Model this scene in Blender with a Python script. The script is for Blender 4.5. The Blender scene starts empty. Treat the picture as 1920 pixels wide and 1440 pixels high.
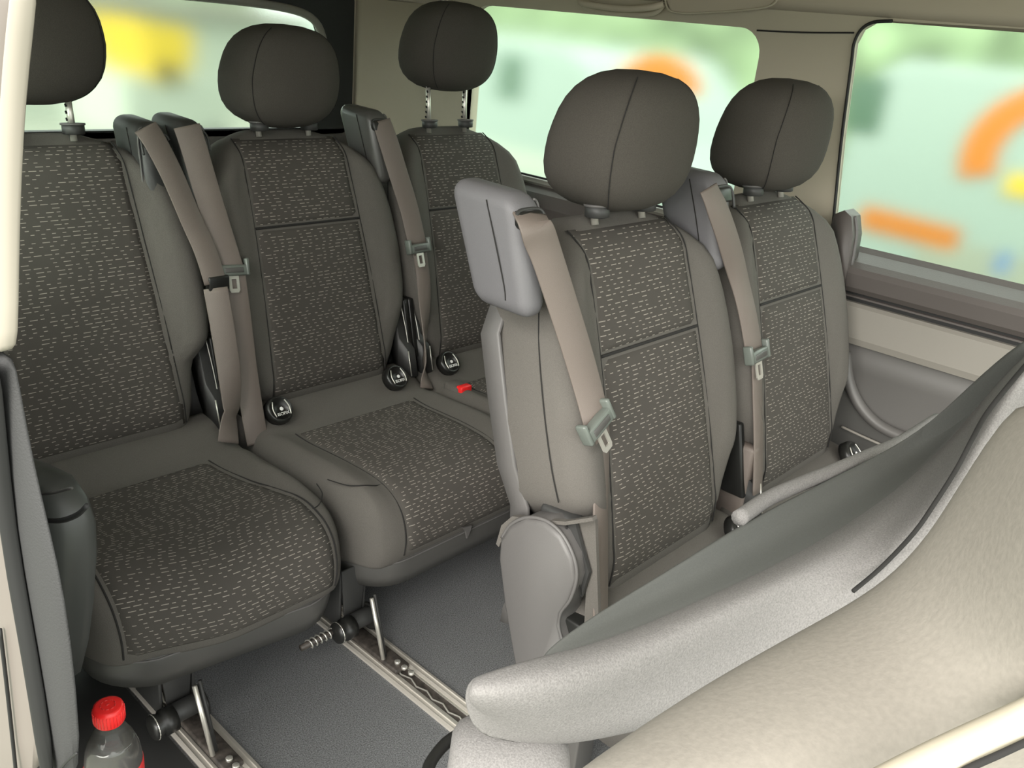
import bpy, bmesh, math, random
from mathutils import Vector, Matrix
from mathutils.geometry import tessellate_polygon
random.seed(4)
S = bpy.context.scene
COL = S.collection
ZS = 0.40                      # the van floor is z = 0, seat frame is 0.40 above it
# ---------------------------------------------------------------- camera
CAM = Vector((-1.1118, -1.4737, 0.7673)); YAW, PIT, ROL, FPX = 0.8628, -0.3871, 0.1024, 1644.2
Fw = Vector((math.sin(YAW)*math.cos(PIT), math.cos(YAW)*math.cos(PIT), math.sin(PIT)))
r0 = Vector((math.cos(YAW), -math.sin(YAW), 0)); u0 = r0.cross(Fw)
Rt = r0*math.cos(ROL)+u0*math.sin(ROL); Up = -r0*math.sin(ROL)+u0*math.cos(ROL)
cd = bpy.data.cameras.new('camera'); cam = bpy.data.objects.new('camera', cd); COL.objects.link(cam)
cd.sensor_width = 36; cd.lens = FPX/1920*36; cd.clip_start = 0.02; cd.clip_end = 200
cam.matrix_world = Matrix(((Rt.x, Up.x, -Fw.x, CAM.x), (Rt.y, Up.y, -Fw.y, CAM.y), (Rt.z, Up.z, -Fw.z, CAM.z+ZS), (0, 0, 0, 1)))
S.camera = cam
# ---------------------------------------------------------------- sky and exposure
w = bpy.data.worlds.new('overcast_sky'); S.world = w; w.use_nodes = True
nt = w.node_tree; nt.nodes.clear()
o_ = nt.nodes.new('ShaderNodeOutputWorld'); b_ = nt.nodes.new('ShaderNodeBackground')
tc = nt.nodes.new('ShaderNodeTexCoord'); sp = nt.nodes.new('ShaderNodeSeparateXYZ'); cr = nt.nodes.new('ShaderNodeValToRGB')
nt.links.new(tc.outputs['Generated'], sp.inputs[0]); nt.links.new(sp.outputs[2], cr.inputs[0]); nt.links.new(cr.outputs[0], b_.inputs[0]); nt.links.new(b_.outputs[0], o_.inputs[0])
cr.color_ramp.elements[0].color = (0.80, 0.84, 0.80, 1); cr.color_ramp.elements[1].color = (1.0, 0.99, 0.96, 1)
b_.inputs[1].default_value = 1.5
ld = bpy.data.lights.new('door_daylight', 'SUN'); ld.energy = 3.2; ld.angle = .9; ld.color = (1.0, 0.96, 0.90)
lo = bpy.data.objects.new('door_daylight', ld); COL.objects.link(lo)
lo.rotation_euler = Vector((0.82, 0.26, -0.45)).to_track_quat('-Z', 'Y').to_euler()   # hazy sun low behind the photographer
vs = S.view_settings; vs.view_transform = 'Standard'; vs.look = 'None'; vs.gamma = 1; vs.use_curve_mapping = False; vs.exposure = 1.2
S.cycles.use_denoising = True; S.cycles.max_bounces = 12; S.cycles.transmission_bounces = 8; S.cycles.diffuse_bounces = 6
S.cycles.caustics_refractive = True; S.cycles.sample_clamp_indirect = 6

# ---------------------------------------------------------------- helpers
def at(px, py, **k):
    """where a sight line of the surveyed camera meets a plane of the cabin (survey data for placing things)"""
    d = Fw + Rt*((px-960)/FPX) - Up*((py-720)/FPX)
    if 't' in k: return CAM + d*k['t']
    if 'back' in k:      # plane of a reclined backrest: y = y0 + .32 z - off
        y0, off = k['back']; n = Vector((0, 1, -.32)); return CAM + d*((y0-off - n.dot(CAM))/n.dot(d))
    a, v = list(k.items())[0]; i = 'xyz'.index(a); return CAM + d*((v-CAM[i])/d[i])
def mat(name, col, rough=.8, metal=0., bump=0., scale=300., var=0., spec=.5, coat=0.):
    m = bpy.data.materials.new(name); m.use_nodes = True; n = m.node_tree; p = n.nodes['Principled BSDF']
    p.inputs['Base Color'].default_value = (*col, 1); p.inputs['Roughness'].default_value = rough; p.inputs['Metallic'].default_value = metal
    p.inputs['Specular IOR Level'].default_value = spec; p.inputs['Coat Weight'].default_value = coat
    if bump or var:
        t = n.nodes.new('ShaderNodeTexCoord'); x = n.nodes.new('ShaderNodeTexNoise'); x.inputs['Scale'].default_value = scale; x.inputs['Detail'].default_value = 3
        n.links.new(t.outputs['Object'], x.inputs['Vector'])
        if bump:
            b = n.nodes.new('ShaderNodeBump'); b.inputs['Strength'].default_value = bump; b.inputs['Distance'].default_value = .002
            n.links.new(x.outputs['Fac'], b.inputs['Height']); n.links.new(b.outputs[0], p.inputs['Normal'])
        if var:
            c = n.nodes.new('ShaderNodeValToRGB'); c.color_ramp.elements[0].position = .3; c.color_ramp.elements[1].position = .7
            c.color_ramp.elements[0].color = (*[v*(1-var) for v in col], 1); c.color_ramp.elements[1].color = (*[v*(1+var) for v in col], 1)
            n.links.new(x.outputs['Fac'], c.inputs[0]); n.links.new(c.outputs[0], p.inputs['Base Color'])
    return m
def woven():
    m = bpy.data.materials.new('dashed_fabric'); m.use_nodes = True; n = m.node_tree; p = n.nodes['Principled BSDF']; L = n.links.new
    p.inputs['Roughness'].default_value = .9; p.inputs['Specular IOR Level'].default_value = .25
    def M(op, a, b=None, c=None):
        x = n.nodes.new('ShaderNodeMath'); x.operation = op
        for i, v in enumerate((a, b, c)):
            if v is None: continue
            if isinstance(v, (int, float)): x.inputs[i].default_value = v
            else: L(v, x.inputs[i])
        return x.outputs[0]
    uv = n.nodes.new('ShaderNodeUVMap'); s = n.nodes.new('ShaderNodeSeparateXYZ'); L(uv.outputs[0], s.inputs[0])
    vr = M('DIVIDE', s.outputs[1], .0071); row = M('FLOOR', vr); fv = M('FRACT', vr)
    wn = n.nodes.new('ShaderNodeTexWhiteNoise'); wn.noise_dimensions = '1D'; L(row, wn.inputs['W'])
    uu = M('ADD', M('DIVIDE', s.outputs[0], .0175), M('MULTIPLY', wn.outputs['Value'], 37.))
    cell = M('FLOOR', uu); fu = M('FRACT', uu)
    cb = n.nodes.new('ShaderNodeCombineXYZ'); L(cell, cb.inputs[0]); L(row, cb.inputs[1])
    w2 = n.nodes.new('ShaderNodeTexWhiteNoise'); w2.noise_dimensions = '2D'; L(cb.outputs[0], w2.inputs['Vector'])
    r = w2.outputs['Value']
    ln = M('ADD', .36, M('MULTIPLY', M('GREATER_THAN', r, .75), .36))
    k = M('MULTIPLY', M('LESS_THAN', fu, ln), M('LESS_THAN', fv, .165))
    k = M('MULTIPLY', k, M('GREATER_THAN', r, .14))
    mx = n.nodes.new('ShaderNodeMix'); mx.data_type = 'RGBA'; L(k, mx.inputs['Factor'])
    mx.inputs['A'].default_value = (.068, .062, .055, 1); mx.inputs['B'].default_value = (.32, .295, .255, 1); L(mx.outputs['Result'], p.inputs['Base Color'])
    nz = n.nodes.new('ShaderNodeTexNoise'); nz.inputs['Scale'].default_value = 900; L(uv.outputs[0], nz.inputs['Vector'])
    b = n.nodes.new('ShaderNodeBump'); b.inputs['Strength'].default_value = .25; b.inputs['Distance'].default_value = .001; L(nz.outputs['Fac'], b.inputs['Height']); L(b.outputs[0], p.inputs['Normal'])
    return m
def frosted():
    m = bpy.data.materials.new('frosted_glass'); m.use_nodes = True; n = m.node_tree; n.nodes.clear()
    o = n.nodes.new('ShaderNodeOutputMaterial'); g = n.nodes.new('ShaderNodeBsdfRefraction'); g.inputs['Roughness'].default_value = .19; g.inputs['IOR'].default_value = 1.3
    g.inputs['Color'].default_value = (.93, .99, .95, 1); n.links.new(g.outputs[0], o.inputs[0]); return m
MT = dict(
    plain=mat('plain_seat_fabric', (.108, .100, .090), .9, bump=.3, scale=900, var=.12, spec=.25), dash=woven(),
    head=mat('headrest_fabric', (.066, .060, .052), .95, bump=.25, scale=700, var=.12, spec=.2),
    rearcloth=mat('folded_seat_cloth', (.195, .187, .181), .92, bump=.35, scale=500, var=.2, spec=.25),
    frontcloth=mat('front_seat_cloth', (.235, .216, .187), .95, bump=.15, scale=240, var=.06, spec=.2),
    seam=mat('seam_thread', (.015, .014, .013), .9), shell=mat('grey_seat_shell', (.105, .100, .097), .5, bump=.1, scale=600),
    box=mat('blue_grey_plastic', (.125, .122, .128), .55, bump=.2, scale=800), black=mat('black_plastic', (.014, .014, .013), .35),
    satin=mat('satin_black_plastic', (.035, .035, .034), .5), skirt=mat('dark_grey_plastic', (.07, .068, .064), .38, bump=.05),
    belt=mat('brown_grey_webbing', (.145, .120, .104), .55, bump=.25, scale=1100), steel=mat('steel', (.66, .64, .58), .32, .7), tongue=mat('grey_green_plastic', (.12, .135, .12), .3),
    alu=mat('brushed_aluminium', (.62, .58, .52), .42, .45, bump=.2, scale=200), grime=mat('oily_channel', (.05, .042, .036), .6, bump=.5, scale=90, var=.5),
    carpet=mat('blue_grey_carpet', (.150, .153, .155), .97, bump=.9, scale=420, var=.45, spec=.1),
    liner=mat('beige_headliner', (.46, .405, .325), .95, bump=.08, scale=500, spec=.2), lin2=mat('beige_pillar_plastic', (.43, .385, .30), .6, bump=.05),
    cream=mat('cream_door_trim', (.30, .275, .23), .6), sill=mat('dark_brown_sill', (.082, .071, .066), .5, bump=.1), panel=mat('light_grey_panel', (.215, .20, .175), .6, bump=.08, scale=600),
    pocket=mat('mid_grey_panel', (.105, .100, .095), .45, bump=.1, scale=600), rubber=mat('black_rubber', (.008, .008, .008), .6), seal=mat('brownish_door_seal', (.15, .13, .115), .45),
    gtrim=mat('grey_door_trim', (.030, .030, .030), .7, bump=.3, scale=500), dkpanel=mat('dark_side_panel', (.052, .055, .052), .42), red=mat('red_plastic', (.80, .02, .02), .35), redl=mat('red_label', (.55, .03, .03), .4),
    white=mat('white_print', (.8, .8, .78), .5), glass=frosted(), mint=mat('mint_white_paint', (.20, .25, .22), .4), orange=mat('orange_film', (.34, .105, .004), .5),
    yellow=mat('yellow_paint', (.40, .29, .02), .4), hedge=mat('hedge_green', (.13, .18, .10), .9, var=.6, scale=2.), dkcloth=mat('dark_smooth_cloth', (.088, .090, .084), .85, bump=.1, scale=600, var=.06, spec=.25), grass=mat('pale_yard_ground', (.22, .24, .19), .95, var=.15, scale=.8),
    dglass=mat('dark_vehicle_glass', (.05, .09, .06), .1), tyre=mat('tyre_rubber', (.03, .03, .03), .8), blue=mat('blue_paint', (.08, .15, .28), .5), wallp=mat('pale_render', (.27, .30, .25), .9))
def cola():
    m = bpy.data.materials.new('dark_cola'); m.use_nodes = True; p = m.node_tree.nodes['Principled BSDF']; p.inputs['Base Color'].default_value = (.012, .006, .004, 1)
    p.inputs['Roughness'].default_value = .08; p.inputs['Coat Weight'].default_value = .6; return m
def clear():
    m = bpy.data.materials.new('clear_bottle_plastic'); m.use_nodes = True; p = m.node_tree.nodes['Principled BSDF']; p.inputs['Base Color'].default_value = (.9, .92, .88, 1)
    p.inputs['Roughness'].default_value = .06; p.inputs['Transmission Weight'].default_value = .95; p.inputs['IOR'].default_value = 1.25; return m
MT['cola'] = cola(); MT['pet'] = clear()
def link(name, verts, faces, m, parent=None, uvs=None, smooth=True, sub=0, recalc=True):
    me = bpy.data.meshes.new(name); me.from_pydata([tuple(v) for v in verts], [], faces); me.materials.append(MT[m] if isinstance(m, str) else m)
    if uvs:
        l = me.uv_layers.new(name='UVMap')
        for i, lp in enumerate(me.loops): l.data[i].uv = uvs[lp.vertex_index]
    if recalc:
        bm = bmesh.new(); bm.from_mesh(me); bmesh.ops.recalc_face_normals(bm, faces=bm.faces); bm.to_mesh(me); bm.free()
    if smooth: me.polygons.foreach_set('use_smooth', [True]*len(me.polygons))
    o = bpy.data.objects.new(name, me); COL.objects.link(o); o.parent = parent
    if sub: x = o.modifiers.new('s', 'SUBSURF'); x.levels = x.render_levels = sub
    return o
def tag(o, label=None, cat=None, group=None, kind=None):
    for k, v in (('label', label), ('category', cat), ('group', group), ('kind', kind)):
        if v: o[k] = v
    return o
def thing(name, loc, label, cat, group=None, rz=0):
    o = bpy.data.objects.new(name, None); COL.objects.link(o); o.location = loc; o.rotation_euler.z = rz; o.empty_display_size = .05
    return tag(o, label, cat, group)
def loft(name, loops, m, parent=None, caps=True, sub=0, closed=True, smooth=True):
    n = len(loops[0]); V = [p for l in loops for p in l]; Fc = []
    for i in range(len(loops)-1):
        for j in range(n if closed else n-1):
            k = (j+1) % n; Fc.append((i*n+j, i*n+k, (i+1)*n+k, (i+1)*n+j))
    if caps: Fc += [tuple(range(n)), tuple(range((len(loops)-1)*n, len(loops)*n))]
    return link(name, V, Fc, m, parent, sub=sub, smooth=smooth)
def box(name, lo_, hi_, m, parent=None, bev=.004, seg=2, tf=None):
    bm = bmesh.new(); bmesh.ops.create_cube(bm, size=1)
    for v in bm.verts: v.co = Vector([lo_[i]+(v.co[i]+.5)*(hi_[i]-lo_[i]) for i in range(3)])
    if bev: bmesh.ops.bevel(bm, geom=list(bm.edges), offset=bev, segments=seg, affect='EDGES', profile=.5)
    if tf:
        for v in bm.verts: v.co = tf(v.co)
    me = bpy.data.meshes.new(name); bm.to_mesh(me); bm.free(); me.materials.append(MT[m])
    me.polygons.foreach_set('use_smooth', [bool(bev)]*len(me.polygons))
    o = bpy.data.objects.new(name, me); COL.objects.link(o); o.parent = parent
    return o
def catmull(P, n=6):
    P = [Vector(p) for p in P]; out = []
    for i in range(len(P)-1):
        a, b, c, d = P[max(i-1, 0)], P[i], P[i+1], P[min(i+2, len(P)-1)]
        for k in range(n):
            t = k/n; out.append(.5*((2*b)+(c-a)*t+(2*a-5*b+4*c-d)*t*t+(3*b-3*c+d-a)*t**3))
    return out+[P[-1]]
def tube(name, pts, r, m, parent=None, n=8, smooth_path=True, k=5):
    P = catmull(pts, k) if smooth_path and len(pts) > 2 else [Vector(p) for p in pts]
    loops = []; prev = None
    for i, p in enumerate(P):
        t = (P[min(i+1, len(P)-1)]-P[max(i-1, 0)]).normalized()
        a = prev if prev is not None else (Vector((0, 0, 1)) if abs(t.z) < .9 else Vector((1, 0, 0)))
        a = (a-t*a.dot(t)).normalized(); prev = a; b = t.cross(a)
        loops.append([p+a*r*math.cos(q*2*math.pi/n)+b*r*math.sin(q*2*math.pi/n) for q in range(n)])
    return loft(name, loops, m, parent)
def ribbon(name, pts, wv, width, m, parent=None, th=.0018):
    """webbing: centre line pts, wv = width direction per point"""
    P = catmull(pts, 5); W = catmull([Vector(x) for x in wv], 5); loops = []
    for i, p in enumerate(P):
        t = (P[min(i+1, len(P)-1)]-P[max(i-1, 0)]).normalized(); a = W[i]; a = (a-t*a.dot(t)).normalized(); n = t.cross(a)
        h = width/2; loops.append([p+a*h*s+n*th*q for s, q in ((-1, -.5), (-.95, -1), (0, -1), (.95, -1), (1, -.5), (1, .5), (.95, 1), (0, 1), (-.95, 1), (-1, .5))])
    return loft(name, loops, m, parent)
def sheet(name, poly, holes, m, parent=None, thick=Vector((.02, 0, 0)), fixed=None):
    """flat panel with holes; poly / holes are 3-D loops, extruded by thick"""
    lists = [[Vector(p) for p in poly]]+[[Vector(p) for p in h] for h in holes]
    V = [p for l in lists for p in l]; tr = tessellate_polygon(lists); n = len(V)
    Fc = [tuple(t) for t in tr]+[tuple(i+n for i in t[::-1]) for t in tr]
    k = 0
    for l in lists:
        for j in range(len(l)): a, b = k+j, k+(j+1) % len(l); Fc.append((a, b, b+n, a+n))
        k += len(l)
    return link(name, V+[p+thick for p in V], Fc, m, parent, smooth=False)
def rrect(a0, a1, b0, b1, r, n=6, f=None):
    out = []
    for (ca, cb, s) in ((a1-r, b1-r, 0), (a0+r, b1-r, 1), (a0+r, b0+r, 2), (a1-r, b0+r, 3)):
        for k in range(n+1):
            q = (s+k/n)*math.pi/2; out.append((ca+r*math.cos(q), cb+r*math.sin(q)))
    return [f(*p) for p in out] if f else out
def cyl(name, c, axis, r, h, m, parent=None, n=20, prof=None):
    """lathe about axis; prof = [(radius factor, height factor)]"""
    a = Vector(axis).normalized(); b = a.orthogonal().normalized(); d = a.cross(b); c = Vector(c)
    prof = prof or [(.85, 0), (1, .08), (1, .92), (.85, 1)]
    return loft(name, [[c+a*h*z+b*r*q*math.cos(i*2*math.pi/n)+d*r*q*math.sin(i*2*math.pi/n) for i in range(n)] for q, z in prof], m, parent)
def lerp(tab, x):
    if x <= tab[0][0]: return tab[0][1]
    for (a, p), (b, q) in zip(tab, tab[1:]):
        if x <= b: return p+(q-p)*(x-a)/(b-a)
    return tab[-1][1]
def sm(x): x = max(0, min(1, x)); return x*x*(3-2*x)

# ================================================================ the van shell
def part(o, kind=None): return tag(o, kind=kind)
flo = box('floor', (-.86, -2.3, -.46), (.86, .95, -.40), 'carpet', bev=0); tag(flo, kind='structure')
XW = .85
def wy(y, z): return (XW, y, z)
# right-hand side wall with its two windows
W1 = [wy(*p) for p in ((-.700, .385), (-.694, .44), (-.672, .60), (-.655, .76), (-.651, .80), (-.660, .828), (-.682, .843), (-.72, .848), (-1.70, .86), (-1.70, .37), (-.72, .362))]
W2 = [wy(y, z) for y, z in rrect(-.435, .50, .365, .812, .06)]
wall = sheet('wall_right', [wy(-2.3, -.40), wy(.95, -.40), wy(.95, .90), wy(-2.3, .90)], [W1, W2], 'lin2'); tag(wall, kind='structure')
def pane(name, loop, th=Vector((.005, 0, 0)), off=Vector((.012, 0, 0))):
    o = sheet(name, [Vector(p)+off for p in loop], [], 'glass', thick=th); return tag(o, kind='structure')
def grow(loop, k, ax=(1, 2)):
    c = sum((Vector(p) for p in loop), Vector())/len(loop); out = []
    for p in loop:
        v = Vector(p)-c
        for a in ax: v[a] *= k
        out.append(c+v)
    return out
pane('window_1', grow(W1, 1.01)); pane('window_2', grow(W2, 1.02))
for lp in (W1, W2):
    pass
tag(tube('trim_1', [Vector(p)-Vector((.004, 0, 0)) for p in W1[:8]], .0035, 'rubber'), kind='structure')
# seams between roof lining and pillars
tag(tube('trim_2', [(.847, -.419, .808), (.847, -.53, .812), (.847, -.645, .820)], .0018, 'seam'), kind='structure')
# curved roof edge and roof lining
prof = [(.852, .845), (.845, .875), (.825, .91), (.79, .945), (.74, .975), (.66, .995), (.5, 1.005), (0, 1.01), (-.5, 1.005), (-.7, .99), (-.78, .965), (-.85, .93)]
roofp = prof+[(-.87, 1.05), (.87, 1.05)]
tag(loft('ceiling', [[Vector((x, y, z)) for x, z in roofp] for y in (-1.75, -1.2, -.4, .4, .95)], 'liner'), kind='structure')
# wall below the windows: sill, groove, light panel, recessed pocket
def strip(name, prof, y0, y1, m, parent=None):
    return loft(name, [[Vector((x, y, z)) for x, z in prof] for y in (y0, y1)], m, parent, smooth=False)
dp = thing('door_2', (0, 0, 0), None, None); del_ = None
tag(dp, kind='structure')
strip('window_sill', [(.86, .385), (.845, .375), (.80, .362), (.782, .352), (.776, .34), (.780, .31), (.79, .298), (.86, .298)], -1.8, -.45, 'sill', dp)
strip('groove', [(.86, .300), (.806, .300), (.806, .270), (.86, .270)], -1.8, -.45, 'rubber', dp)
strip('groove_bead', [(.808, .290), (.800, .288), (.800, .284), (.808, .282)], -1.8, -.45, 'sill', dp)
strip('upper_panel', [(.86, .275), (.795, .275), (.787, .268), (.785, .20), (.79, .185), (.86, .185)], -1.8, -.45, 'panel', dp)
# pocket panel with a rounded scoop whose lip catches the light
rows = []
for i in range(15):
    y = -1.8+1.35*i/14; rows.append([Vector((.86, y, .19)), Vector((.80, y, .19)), Vector((.812, y, .12)), Vector((.818, y, .03)), Vector((.815, y, -.06)), Vector((.79, y, -.12)), Vector((.86, y, -.14))])
loft('lower_panel', rows, 'pocket', dp)
lip = [at(*p, x=.80) for p in ((1585, 660), (1592, 715), (1612, 760), (1645, 795), (1690, 818), (1760, 840), (1900, 880))]
tube('scoop_lip', lip, .013, 'pocket', dp)
sheet('lower_kick_panel', [lip[i] for i in range(7)]+[(.80, -1.3, -.39), (.80, -.50, -.39), (.80, -.50, .10)], [], 'skirt', dp, thick=Vector((.03, 0, 0)))
tube('kick_bead', [at(*p, x=.79) for p in ((1578, 800), (1610, 815), (1655, 835), (1720, 862))], .003, 'panel', dp)
strip('foot_panel', [(.86, -.12), (.812, -.12), (.815, -.30), (.80, -.395), (.86, -.395)], -1.8, -.45, 'skirt', dp)
# quarter panel behind, below the rear side window
qp = thing('trim_3', (0, 0, 0), None, None); tag(qp, kind='structure')
strip('quarter_panel', [(.86, .36), (.83, .352), (.80, .335), (.79, .30), (.79, -.39), (.86, -.39)], -.45, .95, 'sill', qp)
strip('window_sill', [(.86, .368), (.835, .366), (.822, .358), (.83, .348), (.86, .345)], -.45, .55, 'panel', qp)
tube('sill_bead', [(.835, y, .372) for y in (-.44, .05, .5)], .003, 'rubber', qp)
# D pillar, wrapped round the rear corner, black tailgate frame
dpil = [(.852, .50), (.85, .60), (.835, .72), (.80, .81), (.735, .868), (.70, .90)]
tag(loft('trim_4', [[Vector((x, y, z)) for x, y in dpil]+[Vector((.90, .93, z)), Vector((.90, .5, z))] for z in (-.39, .3, .65, .80)], 'lin2'), kind='structure')
tag(loft('trim_5', [[Vector((x, y, z)) for x, y in dpil]+[Vector((.90, .93, z)), Vector((.90, .5, z))] for z in (.802, .86, .96)], 'liner'), kind='structure')
def rw(x, z): return (x, .87, z)
RW = [rw(*p) for p in rrect(-.64, .585, .415, .745, .075)]
tailgate = thing('door_1', (0, 0, 0), None, None); tag(tailgate, kind='structure')
sheet('tailgate_panel', [rw(-.80, -.39), rw(.80, -.39), rw(.80, .41), rw(-.80, .41)], [], 'sill', tailgate, thick=Vector((0, .04, 0)))
OUT = [rw(*p) for p in rrect(-.80, .706, .395, .835, .05)]
sheet('window_surround', OUT, [RW], 'rubber', tailgate, thick=Vector((0, .03, 0)))
tag(sheet('wall_back', [rw(-.86, .99), rw(-.86, -.4), rw(.72, -.4), rw(.72, .99)], [[Vector(p)+Vector((0, 0, 0)) for p in rrect(-.79, .70, -.38, .83, .05, f=lambda x, z: rw(x, z))]], 'liner', thick=Vector((0, .02, 0))), kind='structure').location.y = .012
pane('window_3', grow(RW, 1.03, (0, 2)), Vector((0, .005, 0)), Vector((0, .006, 0)))
tag(tube('trim_6', [(x, .855, z) for x, z in ((-.60, .742), (-.2, .752), (.2, .757), (.45, .750), (.55, .722), (.585, .66))], .012, 'panel'), kind='structure')
# left side wall behind the sliding door opening
tag(sheet('wall_left', [(-.85, -.30, -.40), (-.85, .95, -.40), (-.85, .95, 1.0), (-.85, -.30, 1.0)], [rrect(-.15, .7, .38, .78, .06, f=lambda y, z: (-.85, y, z))], 'lin2', thick=Vector((-.03, 0, 0))), kind='structure')
pane('window_4', rrect(-.16, .71, .37, .79, .06, f=lambda y, z: (-.85, y, z)), Vector((-.005, 0, 0)), Vector((-.01, 0, 0)))
# grab handle and lamp strip in the roof edge
gh = thing('grab_handle', (.83, .03, .84), 'beige grab handle recessed in the roof edge above the rear side window', 'handle')
P = [at(*p, x=.835)-gh.location for p in ((1090, 2), (1105, 18), (1170, 27), (1225, 25), (1245, 8))]
tube('recess_rim', P, .006, 'lin2', gh); P2 = [p+Vector((-.02, 0, .012)) for p in P[1:-1]]
tube('grip', [P[0]+Vector((-.004, 0, 0))]+P2+[P[-1]+Vector((-.004, 0, 0))], .008, 'liner', gh)
ap = thing('roof_edge_cover', (.83, -.3, .86), 'flat beige cover strip on the roof edge, right of the grab handle', 'trim')
P = [at(*p, x=.838) for p in ((1250, -5), (1262, 22), (1330, 24), (1440, 14), (1462, -6))]
sheet('cover', [p-ap.location for p in P], [], 'liner', ap, thick=Vector((-.006, 0, 0)))
tube('cover_bead', [p-ap.location-Vector((.008, 0, 0)) for p in P], .0025, 'lin2', ap)

tag(box('sill_shade_plate', (-.85, -1.2, -.40), (-.592, .9, -.396), 'satin', bev=.001), kind='structure')  # thin dark plate added on the floor in place of the door sill's shade
# ================================================================ floor rails
def rail(x0, x1, label):
    r = thing('floor_rail', ((x0+x1)/2, -.4, -.40), label, 'rail', 'aluminium seat rails in the floor'); h = (x1-x0)/2
    for s in (-1, 1):
        a = sorted((s*h, s*(h-.020)))
        lp = [(a[0], 0), (a[1], 0), (a[1], .005), (a[0]+(a[1]-a[0])*.72, .0065), (a[0]+(a[1]-a[0])*.66, .0045), (a[0]+(a[1]-a[0])*.34, .0045), (a[0]+(a[1]-a[0])*.28, .0065), (a[0], .005)]
        loft('rail_lip', [[Vector((x, y, z)) for x, z in lp] for y in (-1.7, 1.2)], 'alu', r, smooth=False)
    box('channel', (-h+.018, -1.7, 0), (h-.018, 1.2, .0015), 'grime', r, bev=0)
    for s in (-1, 1):
        x = s*(h-.0225); loft('inner_edge', [[Vector((x-.0015, y, 0)), Vector((x+.0015, y, 0)), Vector((x+.0015, y, .0035)), Vector((x-.0015, y, .0035))] for y in (-1.7, 1.2)], 'steel', r, smooth=False)
    zig = []
    for i in range(60):
        y = -1.1+i*.022; q = .0035 if i % 2 else -.0035; zig.append((-.004+q, y, .003))
    tube('locking_strip', zig, .0018, 'steel', r, n=5, smooth_path=False)
rail(-.226, -.154, 'bright aluminium floor rail under the middle of the rear row, running out into the aisle')
rail(-.587, -.515, 'dim aluminium floor rail under the left rear seat, nearest the red-capped bottle')

# ================================================================ seats
TH = math.atan(.32)
def BP(u, v, d): return Vector((u, v*math.sin(TH)+d*math.cos(TH), v*math.cos(TH)-d*math.sin(TH)))
WT = [(-.03, .165), (0, .178), (.06, .188), (.105, .196), (.125, .215), (.15, .232), (.20, .239), (.27, .241), (.34, .237), (.40, .230), (.45, .213), (.49, .190), (.52, .160), (.54, .125), (.552, .085)]
WS = [(-.03, .168), (0, .180), (.05, .200), (.10, .219), (.15, .232), (.20, .239), (.27, .241), (.34, .237), (.40, .228), (.45, .213), (.49, .190), (.52, .160), (.54, .125), (.552, .085)]
def PW(v): return lerp([(-.02, .152), (0, .150), (.34, .133), (.54, .126)], v)
def FD(u, v):
    a = abs(u); w = lerp(WT, v); p = PW(v)
    d = -.020*sm((a-p)/.05)*sm((w-p)/.08)
    d += .008*(a/p)**2*0 - .010*math.sin(math.pi*max(0, min(1, v/.54)))
    d += .045*sm((v-.47)/.09)**1.5
    d += .012*sm((.03-v)/.05)
    return d
def sec(v, W, th=.125, r=.045):
    """one closed section of the backrest pad at height v"""
    pts = []; N = 18
    for i in range(N+1):
        u = -W+r*.9+(2*W-1.8*r)*i/N; pts.append((u, FD(u, v)))
    th2 = th-.02*sm((v-.45)/.1)
    fr = FD(W-.9*r, v); out = list(pts)
    for k in range(1, 6):
        q = k/5*math.pi/2; out.append((W-.9*r+.9*r*math.sin(q), fr+r*(1-math.cos(q))))
    out += [(W, th2-.03), (W-.008, th2-.008), (W-.025, th2)]
    out += [(0, th2), (-W+.025, th2), (-W+.008, th2-.008), (-W, th2-.03)]
    for k in range(4, 0, -1):
        q = k/5*math.pi/2; out.append((-W+.9*r-.9*r*math.sin(q), fr+r*(1-math.cos(q))))
    return [BP(u, v, d) for u, d in out]
VS = [-.03, 0, .03, .06, .09, .108, .12, .132, .145, .16, .19, .23, .27, .31, .35, .39, .42, .45, .475, .50, .52, .535, .547, .552]
def patch(name, u0, u1, v0, v1, m, parent, surf, nu=16, nv=24, lift=.0035, edge=.007, guv=lambda u, v: (u+.5, v+.5)):
    """padded panel lying on a surface; u0/u1 may be functions of v"""
    V = []; UV = []; Fc = []
    for j in range(nv+1):
        v = v0+(v1-v0)*j/nv; a = u0(v); b = u1(v)
        for i in range(nu+1):
            u = a+(b-a)*i/nu; e = min(u-a, b-u, v-v0, v1-v); l = lift*sm(e/edge+.0)-.0015*(1-sm(e/edge)); V.append(surf(u, v, l)); UV.append(guv(u, v))
    for j in range(nv):
        for i in range(nu): a = j*(nu+1)+i; Fc.append((a, a+1, a+nu+2, a+nu+1))
    n = len(V); rim = [i for i in range(nu+1)]+[j*(nu+1)+nu for j in range(1, nv+1)]+[nv*(nu+1)+i for i in range(nu-1, -1, -1)]+[j*(nu+1) for j in range(nv-1, 0, -1)]
    ctr = [(u0, u1)]
    base = []
    for k in rim:
        j, i = divmod(k, nu+1); v = v0+(v1-v0)*j/nv; u = u0(v)+(u1(v)-u0(v))*i/nu; base.append(surf(u, v, -.006)); UV.append(guv(u, v))
    V += base; R_ = len(rim)
    for k in range(R_): q = (k+1) % R_; Fc.append((rim[k], rim[q], n+q, n+k))
    Fc.append(tuple(n+k for k in range(R_)))
    return link(name, V, Fc, m, parent, uvs=UV)
def bsurf(u, v, l): return BP(u, v, FD(u, v)-l)
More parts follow.
